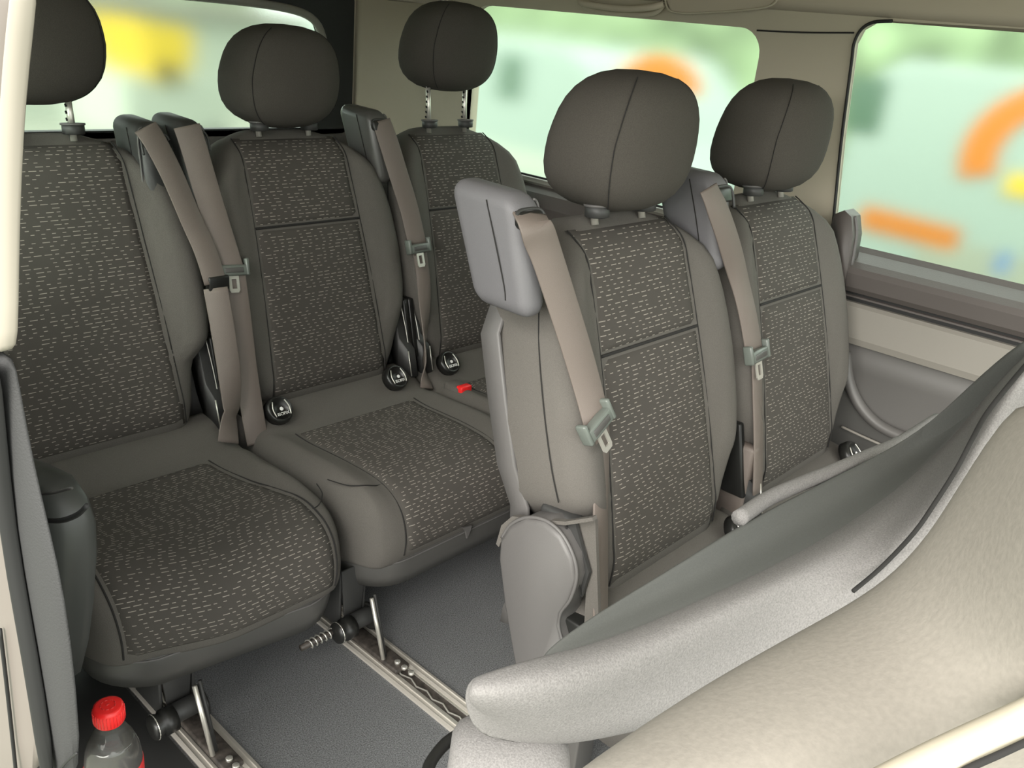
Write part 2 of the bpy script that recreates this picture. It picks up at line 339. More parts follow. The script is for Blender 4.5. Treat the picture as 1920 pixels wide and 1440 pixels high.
def headrest(seat, lift=0., mname='head'):
    c = Vector((0, .205, .623+lift)); a, b, h = .123, .083, .101
    rows = []; N = 28; Mz = 16
    for j in range(Mz+1):
        s = -1+2*j/Mz; zz = math.sin(s*math.pi/2); k = max(.0, 1-abs(zz)**3.2)**(1/2.6); k = max(k, .03)
        wid = a*(1.03-.15*zz if zz > 0 else 1.03-.06*zz*zz)*k; dep = b*(1-.10*zz)*k
        row = []
        for i in range(N):
            q = 2*math.pi*i/N; cx, cy = math.cos(q), math.sin(q); e = 2/2.8
            x = wid*math.copysign(abs(cx)**e, cx); y = dep*math.copysign(abs(cy)**e, cy)
            if y < 0: y -= .012*math.cos(x/a*1.4)*k
            row.append(c+Vector((x, y-.012*zz, zz*h-.006*math.cos(x/a*1.5)*(zz < 0)*abs(zz))))
        rows.append(row)
    o = loft('headrest', rows, mname, seat)
    for s in (-1, 1):      # side seams
        P = []
        for j in range(2, Mz-1):
            row = rows[j]; p = row[(N*3//4+s*4) % N]; P.append(p+Vector((0, -.0006, 0)))
        tube('seam', P, .0009, 'seam', o, n=5)
    for s in (-1, 1):
        p = tube('post', [c+Vector((s*.062, .0, -.07)), (s*.062, .190, .50)], .006, 'steel', o, n=12, smooth_path=False)
        if lift:
            for k in range(7): tube('notch', [(s*.062-.0062, .196, .535+k*.012), (s*.062-.0062, .199, .539+k*.012)], .0022, 'seam', o, n=5, smooth_path=False)
    for s in (-1, 1):
        cyl('guide_sleeve', (s*.062, .188, .512), (0, .1, 1), .019, .018, 'satin', seat)
        cyl('guide_collar', (s*.062, .190, .528), (0, .1, 1), .021, .004, 'shell', seat)
    return o
def isofix(seat, u):
    c = Vector((u, -.050, -.012)); h = cyl('isofix_guide', c+Vector((0, .018, -.012)), (0, -.75, .66), .030, .022, 'black', seat, n=24, prof=[(1, 0), (1, .7), (.9, 1), (.78, 1), (.72, .62), (.0, .60)])
    a = Vector((1, 0, 0)); n = Vector((0, -.75, .66)).normalized(); up = n.cross(a)*-1
    up = Vector((0, .66, .75))
    ctr = c+Vector((0, .018, -.012))+n*.0235
    for s in (-1, 1): tube('guide_edge', [ctr+a*s*.017-up*.016, ctr+a*s*.019, ctr+a*s*.014+up*.017], .0014, 'steel', h, n=6)
    cu = bpy.data.curves.new('txt', 'FONT'); cu.body = 'ISOFIX'; cu.size = .0095; cu.extrude = .0003; cu.align_x = 'CENTER'
    t = bpy.data.objects.new('txt', cu); COL.objects.link(t); bpy.context.view_layer.update()
    me = bpy.data.meshes.new_from_object(t); bpy.data.objects.remove(t); me.materials.clear(); me.materials.append(MT['white'])
    M4 = Matrix.Translation(ctr-up*.015+n*.001) @ Matrix((( a.x, up.x, n.x, 0), (a.y, up.y, n.y, 0), (a.z, up.z, n.z, 0), (0, 0, 0, 1)))
    me.transform(M4); t = bpy.data.objects.new('isofix_lettering', me); COL.objects.link(t); t.parent = h
    d = cyl('child_symbol', ctr-up*.001, n, .0042, .0008, 'white', h, n=12)
def retractor(seat, s, dz=0., m='box', xc=.288):
    """belt housing on the shoulder, s = side"""
    def tf(p):
        k = (p.z-.41)/.17; q = p.copy(); q.y += -.012*(1-k) - .02*max(0, .35-k)*0; 
        if p.z > .53: q.y += .0
        q.x = s*(xc-.010*(1-k)+(p.x)*(.72+.28*min(1, k*1.6)))
        q.y = .195+(p.y)*(.80+.2*min(1, k*2.2))+.05*(k-.7); q.z += .014*math.cos(p.y/.08*1.3)*(k > .6)
        q.z += dz; return q
    b = box('belt_housing', (-.029, -.070, .412), (.029, .054, .562), m, seat, bev=.022, seg=5, tf=tf)
    tube('housing_seam', [tf(Vector((-.0292, y, z))) for y, z in ((-.028, .432), (-.030, .45), (-.028, .50), (-.02, .545))], .0009, 'seam', b, n=5)
    tube('housing_seam', [tf(Vector((.0295, y, z))) for y, z in ((-.028, .432), (-.030, .45), (-.028, .50), (-.02, .545))], .0009, 'seam', b, n=5)
    box('belt_slot', (-.023, -.073, .522), (.023, -.049, .546), 'black', b, bev=.005, tf=tf)
    tube('slot_rim', [tf(Vector(p)) for p in ((-.0265, -.071, .512), (-.027, -.070, .536), (-.018, -.068, .546), (.018, -.068, .546), (.027, -.070, .536))], .0025, 'satin', b)
    tube('rim_strip', [tf(Vector(p)) for p in ((-.0285, -.052, .43), (-.029, -.057, .50), (-.027, -.060, .545), (-.018, -.062, .556))], .0018, 'shell', b, n=6)
    return b
def backrest(seat, shell=True, split=.345, both=True, tl=WS, tr=WS):
    rows = []
    for v in VS:
        a, b = (sec(v, lerp(t, v), .125, min(.045, lerp(t, v)*.4)) for t in (tl, tr))
        rows.append([p if p.x < -.02 else q if q.x > .02 else (p+q)/2 for p, q in zip(a, b)])
    loft('backrest', rows, 'plain', seat)
    if not both: patch('patterned_panel', lambda v: -PW(v), lambda v: PW(v), -.012, .532, 'dash', seat, bsurf, nv=40)
    if both: patch('patterned_panel', lambda v: -PW(v), lambda v: PW(v), -.012, split-.003, 'dash', seat, bsurf)
    if both: patch('patterned_panel', lambda v: -PW(v), lambda v: PW(v), split+.003, .532, 'dash', seat, bsurf, nv=16)
    if both: tube('cross_seam', [bsurf(PW(split)*(i/5-1), split, .0005) for i in range(11)], .0028, 'seam', seat, n=6)
    for s in (-1, 1):
        tube('edge_seam', [bsurf(s*(PW(v)+.002), v, .0008) for v in (-.01, .03, .06, .10, .14, .18, .22, .26, .30, .34, .38, .42, .45, .48, .50, .52, .532)], .0013, 'seam', seat, n=6)
        tube('side_seam', [BP(s*(lerp(WS, v)+.0003), v, FD(.2, v)+.048) for v in (.15, .2, .26, .32, .38, .43, .46)], .0010, 'seam', seat, n=5)
    if shell:
        rows = []
        for v in (-.07, -.04, 0, .08, .13, .2, .3, .4, .46, .50):
            W = max(lerp(WT, v), .2 if v < .12 else 0)+.004-(.02 if v > .45 else 0); W = .233 if v < .13 else min(W, .238); d = .128+.05*sm((.02-v)/.09)
            rows.append([BP(u, v, dd) for u, dd in ((-W-.001, d-.040), (-W-.004, d-.034), (-W-.002, d), (-W+.02, d+.010), (0, d+.016), (W-.02, d+.010), (W+.002, d), (W+.004, d-.034), (W+.001, d-.040), (W-.01, d-.004), (0, d+.004), (-W+.01, d-.004))])
        loft('back_shell', rows, 'shell', seat)
# cushion profile (y, z) going from the back over the top, down the front
CP = [(.04, -.018), (.0, -.022), (-.04, -.038), (-.08, -.054), (-.13, -.058), (-.19, -.055), (-.25, -.052), (-.31, -.052), (-.35, -.056), (-.385, -.068), (-.410, -.088), (-.424, -.115), (-.430, -.145), (-.428, -.175), (-.420, -.195)]
CB = [(-.38, -.205), (-.2, -.205), (.0, -.205), (.05, -.18), (.06, -.1)]
CPc = catmull([(0, y, z) for y, z in CP], 3)
CL = [0]
for a, b in zip(CPc, CPc[1:]): CL.append(CL[-1]+(b-a).length)
def cps(s):
    s = max(0, min(CL[-1]-1e-6, s))
    for i in range(len(CL)-1):
        if s <= CL[i+1]:
            t = (s-CL[i])/(CL[i+1]-CL[i]); p = CPc[i].lerp(CPc[i+1], t); tn = (CPc[min(i+2, len(CPc)-1)]-CPc[max(i-1, 0)]).normalized(); return p, Vector((0, tn.z, -tn.y))
def cbol(u, s, wf):
    """bolster swell; s = path length"""
    return .016*sm((abs(u)-wf(s)-.0)/.05)*sm((s-.10)/.06)*(1-.9*sm((s-.42)/.1))
def rnd(u, y, hw=.239, R=.075):
    e = max(0, abs(u)-(hw-R)); return (R-math.sqrt(max(0, R*R-e*e)))*.8*sm((-.19-y)/.20)
def cushion(seat, wf, hw=.239, valance=True, kl=1.):
    KX = lambda x: x*kl if x < 0 else x
    SK = lambda u, y: 0 if kl == 1 else .050*sm((-u+.02)/.24)*sm((-.15-y)/.22)
    us = []; r = .042
    for k in range(9): q = k/8*math.pi/2; us.append(-hw+r-r*math.cos(q))
    us += [-hw+r+(2*hw-2*r)*i/14 for i in range(1, 14)]+[-x for x in us[::-1]]
    rows = []; c = Vector((0, -.19, -.125))
    for u in us:
        e = max(0, abs(u)-(hw-r)); ins = r-math.sqrt(max(0, r*r-e*e)); row = []
        for i, p in enumerate(CPc):
            _, n = cps(CL[i]); q = p+n*(cbol(u, CL[i], wf)-ins); row.append(Vector((KX(u), q.y+rnd(u, q.y)+SK(u, q.y), q.z)))
        for y, z in CB: row.append(Vector((KX(u), y*(1)-math.copysign(ins, y+.19)*.6+rnd(u, y)+SK(u, y), z)))
        rows.append(row)
    loft('cushion', rows, 'plain', seat)
    def cs(u, s, l):
        p, n = cps(s); q = p+n*(l+cbol(u, s, wf)); return Vector((KX(u), q.y+rnd(u, q.y)+SK(u, q.y), q.z))
    # flat rear end of patterned field at s0
    s0 = .135; s1 = CL[-1]-.018
    patch('patterned_panel', lambda s: -wf(s), lambda s: wf(s), s0, s1, 'dash', seat, cs, nu=18, nv=40, lift=.004)
    for q in (-1, 1): tube('edge_seam', [cs(q*(wf(s)+.002), s, .0008) for s in [s0+(s1-s0)*k/14 for k in range(15)]], .0016, 'seam', seat, n=6)
    for q in (-1, 1): tube('front_seam', [cs(q*(wf(.40)+(hw-wf(.40))*k/6), .402+.006*math.sin(k/6*3.1), .0006) for k in range(7)], .0011, 'seam', seat, n=5)
    if valance:
        vw = hw-.012
        lp = rrect(-vw, vw, -.424, -.05, .09, 7)
        rows = []
        for z, k in ((-.190, 1.0), (-.197, 1.012), (-.225, 1.0), (-.25, .97)):
            rows.append([Vector((KX(x*k), -.24+(y+.24)*k+SK(x, y), z)) for x, y in lp])
        loft('valance', rows, 'skirt', seat)
        tube('valance_bead', [Vector((KX(x*1.012), -.24+(y+.24)*1.012+SK(x, y), -.193)) for x, y in rrect(-vw, vw, -.424, -.05, .09, 7)], .0018, 'shell', seat, n=6, k=1)
def foot(seat, x, y0=-.40, zf=-.393, coil=False):
    """folding leg: bracket plates, pivot, diagonal rod, claw in the rail"""
    f = box('leg', (x-.030, y0+.03, -.335), (x-.024, y0+.12, -.21), 'satin', seat, bev=.003)
    box('bracket_plate', (x-.030, y0+.026, -.335), (x+.030, y0+.032, -.205), 'satin', f, bev=.002, tf=lambda p: Vector((x+(p.x-x)*(.55+.45*sm((p.z+.345)/.08)), p.y, p.z)))
    box('bracket_plate', (x+.026, y0+.03, -.345), (x+.032, y0+.09, -.21), 'satin', f, bev=.002)
    cyl('pivot_bolt', (x-.062, y0, -.315), (1, 0, 0), .022, .04, 'black', f, prof=[(.5, 0), (.9, .05), (1, .2), (.8, .4), (1, .5), (1, 1)])
    tube('pivot_ring', [Vector((x-.055, y0+.020*math.cos(q*math.pi/5), -.315+.020*math.sin(q*math.pi/5))) for q in range(11)], .0018, 'steel', f, n=6)
    tube('rod', [(x+.004, y0-.022, -.252), (x+.014, y0-.052, zf+.012)], .0042, 'steel', f, n=10, smooth_path=False)
    tube('rod', [(x+.016, y0-.016, -.252), (x+.024, y0-.045, zf+.010)], .0035, 'satin', f, n=10, smooth_path=False)
    box('rail_claw', (x+.014, y0-.09, zf-.003), (x+.048, y0+.08, zf+.008), 'grime', f, bev=.003)
    for k in range(3): cyl('claw_bolt', (x+.030, y0-.075-.02*k, zf+.008), (0, 0, 1), .006, .006, 'steel', f, n=8)
    for y in (.2,): box('rear_leg', (x-.02, y0+.30, -.395), (x+.03, y0+.34, -.24), 'skirt', seat, bev=.004)
    cyl('bushing', (x-.02, y0+.01, -.318), (1, 0, 0), .017, .05, 'satin', f)
    cyl('bushing_disc', (x+.03, y0+.02, -.33), (1, 0, 0), .028, .008, 'black', f)
    if coil:
        P = []
        for i in range(49):
            q = i*math.pi/4; P.append((x-.115+i*.0013, y0+.012+.009*math.cos(q), -.318+.009*math.sin(q)))
        tube('coil_spring', P, .0016, 'steel', f, n=5, smooth_path=False)
        tube('cross_bar', [(x-.13, y0+.012, -.318), (x-.02, y0+.012, -.318)], .006, 'grime', f, smooth_path=False)
def side_strap(seat, s, y=-.01):
    """plastic hinge cover standing beside the backrest bottom"""
    pts = [(.085, .135), (.055, .14), (.040, .10), (.022, .05), (-.01, .03), (-.028, -.035), (.02, -.045), (.06, .02), (.085, .09)]
    h = loft('hinge_cover', [[Vector((s*x, yy, zz)) for yy, zz in pts] for x in (.205, .207, .226, .228)], 'satin', seat)
    tube('hinge_edge', [(s*.206, -.029, -.03), (s*.206, -.012, .028)], .0016, 'steel', h, n=6, smooth_path=False)
    box('hinge_lever', (s*.232-.008, .0, .0), (s*.232+.008, .07, .14), 'black', h, bev=.004, tf=lambda p: Vector((p.x, p.y+.25*p.z, p.z)))
    tube('lever_edge', [(s*.222, .0, .01), (s*.222, .018, .07), (s*.222, .045, .135)], .0014, 'steel', h, n=6)

R1 = (-.502, 0, 0); R2 = (0, 0, 0); R3 = (.48, 0, 0); M1 = (.021, -.879, 0); M2 = (.507, -.879, 0)
wide = lambda s: lerp([(.13, .142), (.25, .160), (.36, .196), (.45, .198), (.6, .190)], s)
norm = lambda s: lerp([(.13, .160), (.30, .155), (.42, .150), (.6, .150)], s)
# rear row
s1 = thing('rear_seat', R1, 'left rear-row seat behind the cream door trim, its patterned cushion nearest the camera', 'seat', 'three rear-row seats')
backrest(s1, both=False, tr=WT); cushion(s1, wide, kl=.84); headrest(s1, .045); foot(s1, -.078, -.395); side_strap(s1, 1)
retractor(s1, 1, -.034, 'satin', .185)  # rear-row housings use darker plastic than the middle row, colouring in their shade
cyl('round_side_cover', (-.22, -.25, -.30), (-1, 0, 0), .030, .05, 'satin', s1)
s2 = thing('rear_seat', R2, 'centre rear-row seat, whole headrest down, between the two other rear seats', 'seat', 'three rear-row seats')
backrest(s2); cushion(s2, norm); headrest(s2); foot(s2, -.222, -.395, coil=True); side_strap(s2, -1); side_strap(s2, 1)
isofix(s2, -.170); isofix(s2, .145); retractor(s2, -1, -.030, 'satin', .245)  # darker housing plastic again stands for rear-row shade
# the light arrow shaped clip on the valance front
sheet('front_clip', [at(*p, y=-.436) for p in ((868, 990), (885, 986), (880, 1002), (876, 1010), (874, 998))], [], 'shell', s2, thick=Vector((0, .004, 0)))
s3 = thing('rear_seat', R3, 'right rear-row seat whose raised headrest shows two bare chrome posts', 'seat', 'three rear-row seats')
backrest(s3); cushion(s3, norm); headrest(s3, .082); foot(s3, -.14, -.40); side_strap(s3, -1)
isofix(s3, -.165); isofix(s3, .16); retractor(s3, -1, -.012, 'skirt', .270)  # housing in dark grey, with the rear-row shade put into its colour
bk = box('buckle', (-.222, -.135, -.066), (-.180, -.085, -.038), 'plain', s3, bev=.006)
box('release_button', (-.219, -.145, -.062), (-.183, -.125, -.034), 'red', bk, bev=.004)
# middle row
def recliner(seat, x0, sx=-1):
    px = ((935, 1045), (938, 1010), (955, 985), (985, 972), (1020, 978), (1050, 1003), (1072, 1045), (1078, 1085), (1066, 1125), (1048, 1150), (1044, 1175), (1052, 1205), (1075, 1245), (1090, 1330), (985, 1340), (962, 1230), (945, 1130))
    P = [at(*p, x=x0)-seat.location for p in px]
    c = sum(P, Vector())/len(P)
    def sc(k, dx): return [c+(p-c)*k+Vector((dx, 0, 0)) for p in P]
    r = loft('recliner_cover', [sc(.97, .055), sc(1, .05), sc(1, .008), sc(.985, .001), sc(.93, -.002)], 'shell', seat)
    tube('cover_rim', [p+Vector((.004, 0, 0)) for p in P[1:13]], .0028, 'shell', r)
    arm = [at(*p, x=x0+.03)-seat.location for p in ((1045, 1150), (1100, 1190), (1150, 1225))]
    tube('recliner_arm', arm, .006, 'shell', r)
    box('lock_block', (x0+.02-seat.location.x, -.03, -.10), (x0+.05-seat.location.x, .03, -.03), 'black', r, bev=.004)
    return r
m1 = thing('middle_seat', M1, 'aisle-side middle-row seat with its plain side panel and round recliner cover facing us', 'seat', 'two middle-row seats')
backrest(m1, tl=WT); cushion(m1, norm); headrest(m1); recliner(m1, -.245); retractor(m1, -1)
# folded cloth flap and gusset under the side panel
fl = [at(*p, x=-.235)-m1.location for p in ((930, 1020), (940, 985), (960, 968), (1010, 975), (1060, 978), (1110, 970), (1112, 977), (1060, 985), (1010, 981), (965, 977), (948, 995), (935, 1026))]
sheet('cloth_flap', fl, [], 'plain', m1, thick=Vector((.010, 0, 0)))
for x_, m_, pts_ in ((-.222, 'satin', ((1058, 982), (1078, 980), (1104, 1075), (1090, 1120), (1082, 1070))), (-.212, 'plain', ((1080, 980), (1116, 975), (1122, 1150), (1095, 1180), (1100, 1080)))):
    g_ = sheet('gusset', [at(*p, x=x_)-m1.location for p in pts_], [], m_, m1, thick=Vector((.006, 0, 0)))
tube('gusset_fold', [at(*p, x=-.226)-m1.location for p in ((1060, 984), (1082, 1060), (1088, 1118))], .0014, 'seam', m1, n=5)
box('side_gusset', (-.232, .02, -.14), (-.205, .10, .12), 'satin', m1, bev=.008)
m2 = thing('middle_seat', M2, 'window-side middle-row seat beside the right-hand side panel', 'seat', 'two middle-row seats')
backrest(m2); cushion(m2, norm); headrest(m2); retractor(m2, -1); side_strap(m2, -1); isofix(m2, .17); isofix(m1, .17)
box('side_gusset', (-.232, .0, -.10), (-.205, .09, .10), 'belt', m2, bev=.008)
for s in (m1, m2): foot(s, -.16, -.30)

# window-side belt housing on the right of the middle row
sh = thing('shoulder_anchor', tuple(at(1585, 440, x=.79)), 'dark belt anchor cover on the wall at the right shoulder of the window-side middle seat', 'anchor')
P = [at(*p, x=.79)-sh.location for p in ((1565, 420), (1572, 400), (1590, 393), (1603, 405), (1606, 440), (1596, 500), (1588, 540), (1578, 500))]
loft('cover', [[p+Vector((dx, 0, 0)) for p in P] for dx in (-.02, -.018, .03)], 'sill', sh)
tube('cover_rim', [P[3], P[4], P[5]], .004, 'shell', sh)

# ================================================================ seat belts
def belt(label, y0, up, low, tong, metal, ang, off=(.045, .04), wlow=.046, bend=None, cat='seat belt', wd=(1, .1, 0), wd2=(1, .1, 0), hang=None, w=.047):
    r = thing('seat_belt', tuple(at(*tong, back=(y0, off[0]))), label, cat, 'seat belts hanging down the backrests'); L_ = r.location
    U = [at(px, py, back=(y0, o)) for px, py, o in up]
    ribbon('webbing', [p-L_ for p in U], [wd]*len(U), w, 'belt', r)
    Q = [at(px, py, back=(y0, o)) for px, py, o in low]
    wv = [wd2]*len(Q)
    if bend: wv = [Vector(x) for x in bend]
    ribbon('lower_webbing', [p-L_ for p in Q], wv, wlow, 'belt', r)
    # grip: U shaped plastic head with slot, then the steel tongue with its window
    n = Vector((0, -1, .32)).normalized(); x = Vector((1, 0, 0)); u = x.cross(n)*-1; u = Vector((0, .32, 1)).normalized()
    ca, sa = math.cos(ang), math.sin(ang); A = x*ca+u*sa; B = -x*sa+u*ca
    Tf = lambda p: A*p.x+B*p.z+n*(-p.y)
    g = box('tongue_grip', (-.030, -.010, -.012), (.030, .006, .010), 'tongue', r, bev=.004, seg=3, tf=Tf)
    for s in (-1, 1): box('grip_ear', (s*.030-.004, -.011, -.012), (s*.030+.004, .007, .022), 'tongue', g, bev=.003, tf=Tf)
    box('grip_recess', (-.020, -.0112, -.006), (.020, -.009, .004), 'skirt', g, bev=.001, tf=Tf)
    h = [(.003, .003)]
    def p2(a, b): return Tf(Vector((a, -.001, b)))
    po = [(-.011, -.010), (-.011, -.040), (-.008, -.045), (.008, -.045), (.011, -.040), (.011, -.010)]
    ho = [(-.005, -.018), (.005, -.018), (.005, -.037), (-.005, -.037)]
    sheet('tongue', [p2(*q) for q in po], [[p2(*q) for q in ho]], 'steel', r, thick=n*.0025)
    return r
MY = -.879
belt('broad taupe seat belt of the aisle-side middle seat, crossing its side panel edge', MY,
     [(992, 400, .046), (1003, 424, .062), (1022, 470, .056), (1050, 555, .05), (1080, 650, .045), (1103, 730, .042), (1120, 795, .045)],
     [(1128, 800, .030), (1128, 860, .022), (1126, 960, .020), (1126, 1060, .020), (1126, 1160, .02)], (1118, 796), None, .42, off=(.05, .04), wlow=.04, wd=(1, -.25, 0), wd2=(.9, .12, 0))
belt('taupe seat belt of the window-side middle seat, hanging between the two middle backrests', MY,
     [(1328, 352, .050), (1342, 385, .055), (1362, 440, .050), (1385, 520, .035), (1402, 590, .038), (1414, 660, .04)],
     [(1418, 665, .036), (1420, 740, .030), (1422, 830, .026), (1420, 925, .02)], (1418, 665), None, .05, wlow=.040, wd=(1, -.2, 0), w=.045)
belt('dark seat belt between the centre and right rear seats', 0,
     [(714, 226, .045), (727, 262, .050), (748, 330, .045), (768, 395, .04), (783, 462, .04)],
     [(787, 470, .036), (795, 540, .03), (797, 620, .03), (796, 680, .03), (800, 728, .05)], (784, 465), None, .02, wlow=.036, wd=(1, -.3, 0), bend=[(1, -.2, 0), (1, -.2, 0), (.8, .5, 0), (.5, .8, 0), (1, 0, 0)])
belt('dark brown seat belt of the centre rear seat, right one of the pair beside it', 0,
     [(350, 236, .060), (363, 275, .060), (385, 350, .055), (410, 430, .045), (434, 505, .048)],
     [(438, 510, .042), (450, 600, .035), (462, 700, .03), (476, 790, .03), (484, 832, .03)], (435, 506), None, -.08, wlow=.045, wd=(1, -.2, 0), wd2=(1, -.3, 0), w=.05)
# belt of the left rear seat: its tongue is tucked away, a dark clip holds it
rb = thing('seat_belt', tuple(at(408, 530, back=(0, .05))), 'paler seat belt of the left rear seat with a fold near its lower end', 'seat belt', 'seat belts hanging down the backrests')
U = [(272, 238, .060), (292, 268, .064), (324, 330, .062), (358, 410, .056), (385, 470, .056), (404, 530, .056)]
ribbon('webbing', [at(a, b, back=(0, c))-rb.location for a, b, c in U], [(1, -.1, 0), (1, .05, 0), (1, .1, 0), (1, .1, 0), (1, 0, 0), (1, 0, 0)], .046, 'belt', rb)
Q = [(404, 540, .056), (418, 620, .054), (430, 700, .052), (434, 760, .05), (430, 785, .05), (428, 830, .06)]
ribbon('lower_webbing', [at(a, b, back=(0, c))-rb.location for a, b, c in Q], [(1, -.5, 0), (1, -.4, 0), (1, -.2, 0), (1, .3, 0), (.9, .5, .2), (1, .1, 0)], .045, 'belt', rb)
box('belt_clip', (-.022, -.008, -.014), (.022, .008, .014), 'black', rb, bev=.003)

# ================================================================ door pillar on the left
XP = -.88
def plate(name, pts, x, m, parent, th=.03, bev=.006):
    P = [at(*p, x=x) for p in pts]; c = sum(P, Vector())/len(P)
    if parent is not None: P = [p-parent.location for p in P]; c = c-parent.location
    def sc(k, dx): return [c+(p-c)*k+Vector((dx, 0, 0)) for p in P]
    def ins(d, dx):
        out = []
        for p in P:
            v = p-c; l = v.length; out.append(p-v*(min(d, .3*l)/l)+Vector((dx, 0, 0)))
        return out
    return loft(name, [ins(bev, 0), ins(bev*.3, bev*.3), ins(0, bev), ins(0, th)], m, parent)
tr = thing('wall_front', (0, 0, 0), None, None); tag(tr, kind='structure'); tr.name = 'trim_7'
def band(name, left, right, x, m, th=.005):
    """vertical moulding between two edges, rounded in section"""
    rows = []
    for (a, b) in zip(left, right):
        A, B = at(*a, x=x), at(*b, x=x); w_ = B-A
        rows.append([A+Vector((th, 0, 0)), A+Vector((.004, 0, 0)), A+w_*.12-Vector((.002, 0, 0)), A+w_*.3-Vector((.006, 0, 0)), A+w_*.55-Vector((.007, 0, 0)), A+w_*.8-Vector((.004, 0, 0)), A+w_*.95, B+Vector((.006, 0, 0)), B+Vector((th, 0, 0))])
    return loft(name, rows, m, tr, sub=1)
band('cream_moulding', [(32, -60), (20, 60), (8, 180), (2, 320), (-4, 500), (-10, 640), (-10, 662)], [(60, -60), (46, 60), (34, 180), (26, 320), (22, 500), (22, 640), (14, 660)], XP, 'cream')
band('upper_door_seal', [(-70, -60), (-70, 60), (-70, 180), (-70, 320), (-70, 500), (-70, 700)], [(34, -60), (22, 60), (10, 180), (4, 320), (-2, 500), (-8, 700)], XP-.004, 'seal')
band('lower_grey_trim', [(-30, 640), (-20, 720), (-8, 850), (14, 1000), (42, 1150), (66, 1300), (88, 1480)], [(14, 660), (26, 730), (52, 870), (84, 1000), (112, 1120), (134, 1290), (148, 1480)], XP+.005, 'gtrim')
band('lower_door_seal', [(-60, 660), (-60, 800), (-60, 1000), (-60, 1150), (-60, 1300), (-60, 1480)], [(-20, 660), (-10, 800), (12, 1000), (38, 1150), (64, 1300), (92, 1480)], XP-.01, 'seal')
band('rubber_lip', [(-24, 660), (-13, 800), (8, 1000), (34, 1150), (60, 1300), (84, 1480)], [(-14, 660), (-2, 800), (19, 1000), (46, 1150), (73, 1300), (100, 1480)], XP-.008, 'rubber')
tube('seal_groove', [at(*p, x=XP-.018) for p in ((0, 1180), (12, 1280), (25, 1400), (32, 1470))], .002, 'rubber', tr)
tube('trim_joint', [at(*p, x=XP-.003) for p in ((108, 1448), (128, 1425), (145, 1412))], .0014, 'rubber', tr)
# pillar body behind the mouldings
plate('pillar_core', [(-190, -80), (-40, -80), (-50, 120), (-60, 400), (-60, 700), (-40, 850), (0, 1000), (30, 1130), (50, 1290), (60, 1500), (-190, 1500)], XP+.006, 'gtrim', tr, th=.03)
# dark arm rest / wheel-arch box inside the left wall
sp_ = thing('side_armrest', (-.80, -.45, 0), 'dark plastic side box with a shallow tray, left of the left rear cushion', 'armrest')
OUTL = [(20, 800), (50, 850), (92, 868), (135, 888), (160, 925), (176, 975), (181, 1040), (178, 1120), (168, 1200), (152, 1262), (60, 1290), (0, 1290), (0, 800)]
P = [at(*p, x=-.765)-sp_.location for p in OUTL]; c0 = sum(P, Vector())/len(P)
def ins(d, dx):
    return [p-(p-c0)*(min(d, .4*(p-c0).length)/(p-c0).length)+Vector((dx, 0, 0)) for p in P]
loft('box_body', [ins(.03, -.05), ins(.012, -.045), ins(.003, -.03), ins(0, -.012), ins(.002, .0), ins(.02, .008)], 'dkpanel', sp_)
tube('tray_edge', [at(*p, x=-.815)-sp_.location for p in ((60, 928), (95, 925), (135, 915))], .0016, 'skirt', sp_, n=6)
tube('box_ridge', [at(*p, x=-.812)-sp_.location for p in ((80, 976), (115, 976), (145, 965), (163, 948))], .003, 'gtrim', sp_, n=6)

# ================================================================ bottle
t_b = .99; cap = at(203, 1328, t=t_b); bt = thing('cola_bottle', tuple(cap-Vector((0, 0, .215))), 'cola bottle with a bright red cap at the foot of the door pillar', 'bottle')
def lathe(name, prof, m, n=28): return loft(name, [[Vector((r*math.cos(2*math.pi*i/n), r*math.sin(2*math.pi*i/n), z)) for i in range(n)] for r, z in prof], m, bt)
lathe('bottle_body', [(.022, 0), (.029, .006), (.031, .03), (.027, .06), (.029, .09), (.0315, .12), (.0315, .14), (.029, .158), (.024, .172), (.018, .184), (.013, .193), (.0125, .212)], 'pet')
lathe('cola', [(.021, .002), (.0275, .008), (.0295, .03), (.0255, .06), (.0275, .09), (.0300, .12), (.0300, .14), (.0278, .156), (.0250, .166), (.0222, .172)], 'cola')
lathe('label', [(.0303, .085), (.0325, .12), (.0323, .135), (.0305, .1352), (.0298, .088)], 'redl')
ribbon('label_swirl', [(.0328*math.cos(a), .0328*math.sin(a), .128-.004*math.sin(a*2)) for a in (-2.6, -2.2, -1.8, -1.4, -1.0)], [(0, 0, 1)]*5, .005, 'white', bt, th=.0004)
capo = lathe('cap', [(.0158, .197), (.0168, .199), (.0168, .214), (.0158, .2185), (.013, .2195), (.001, .2195)], 'red')
for k in range(30):
    a = k*math.pi/15; tube('cap_rib', [(.0168*math.cos(a), .0168*math.sin(a), .200), (.0168*math.cos(a), .0168*math.sin(a), .2145)], .0006, 'red', capo, n=4, smooth_path=False)
for k in range(9):
    a = k*2*math.pi/9; tube('cap_print', [(.0078*math.cos(a+d), .0078*math.sin(a+d), .2199) for d in (-.2, 0, .2)], .0007, 'redl', capo, n=4)
tube('cap_print', [(-.002, 0, .2199), (.002, .001, .2199)], .0009, 'redl', capo, n=4, smooth_path=False)
# ledge the bottle stands on, inside the door
zl = cap.z-.215
lg = box('trim_8', (-.87, -.95, -.40), (-.765, -.60, zl), 'dkpanel', bev=.01); tag(lg, kind='structure')

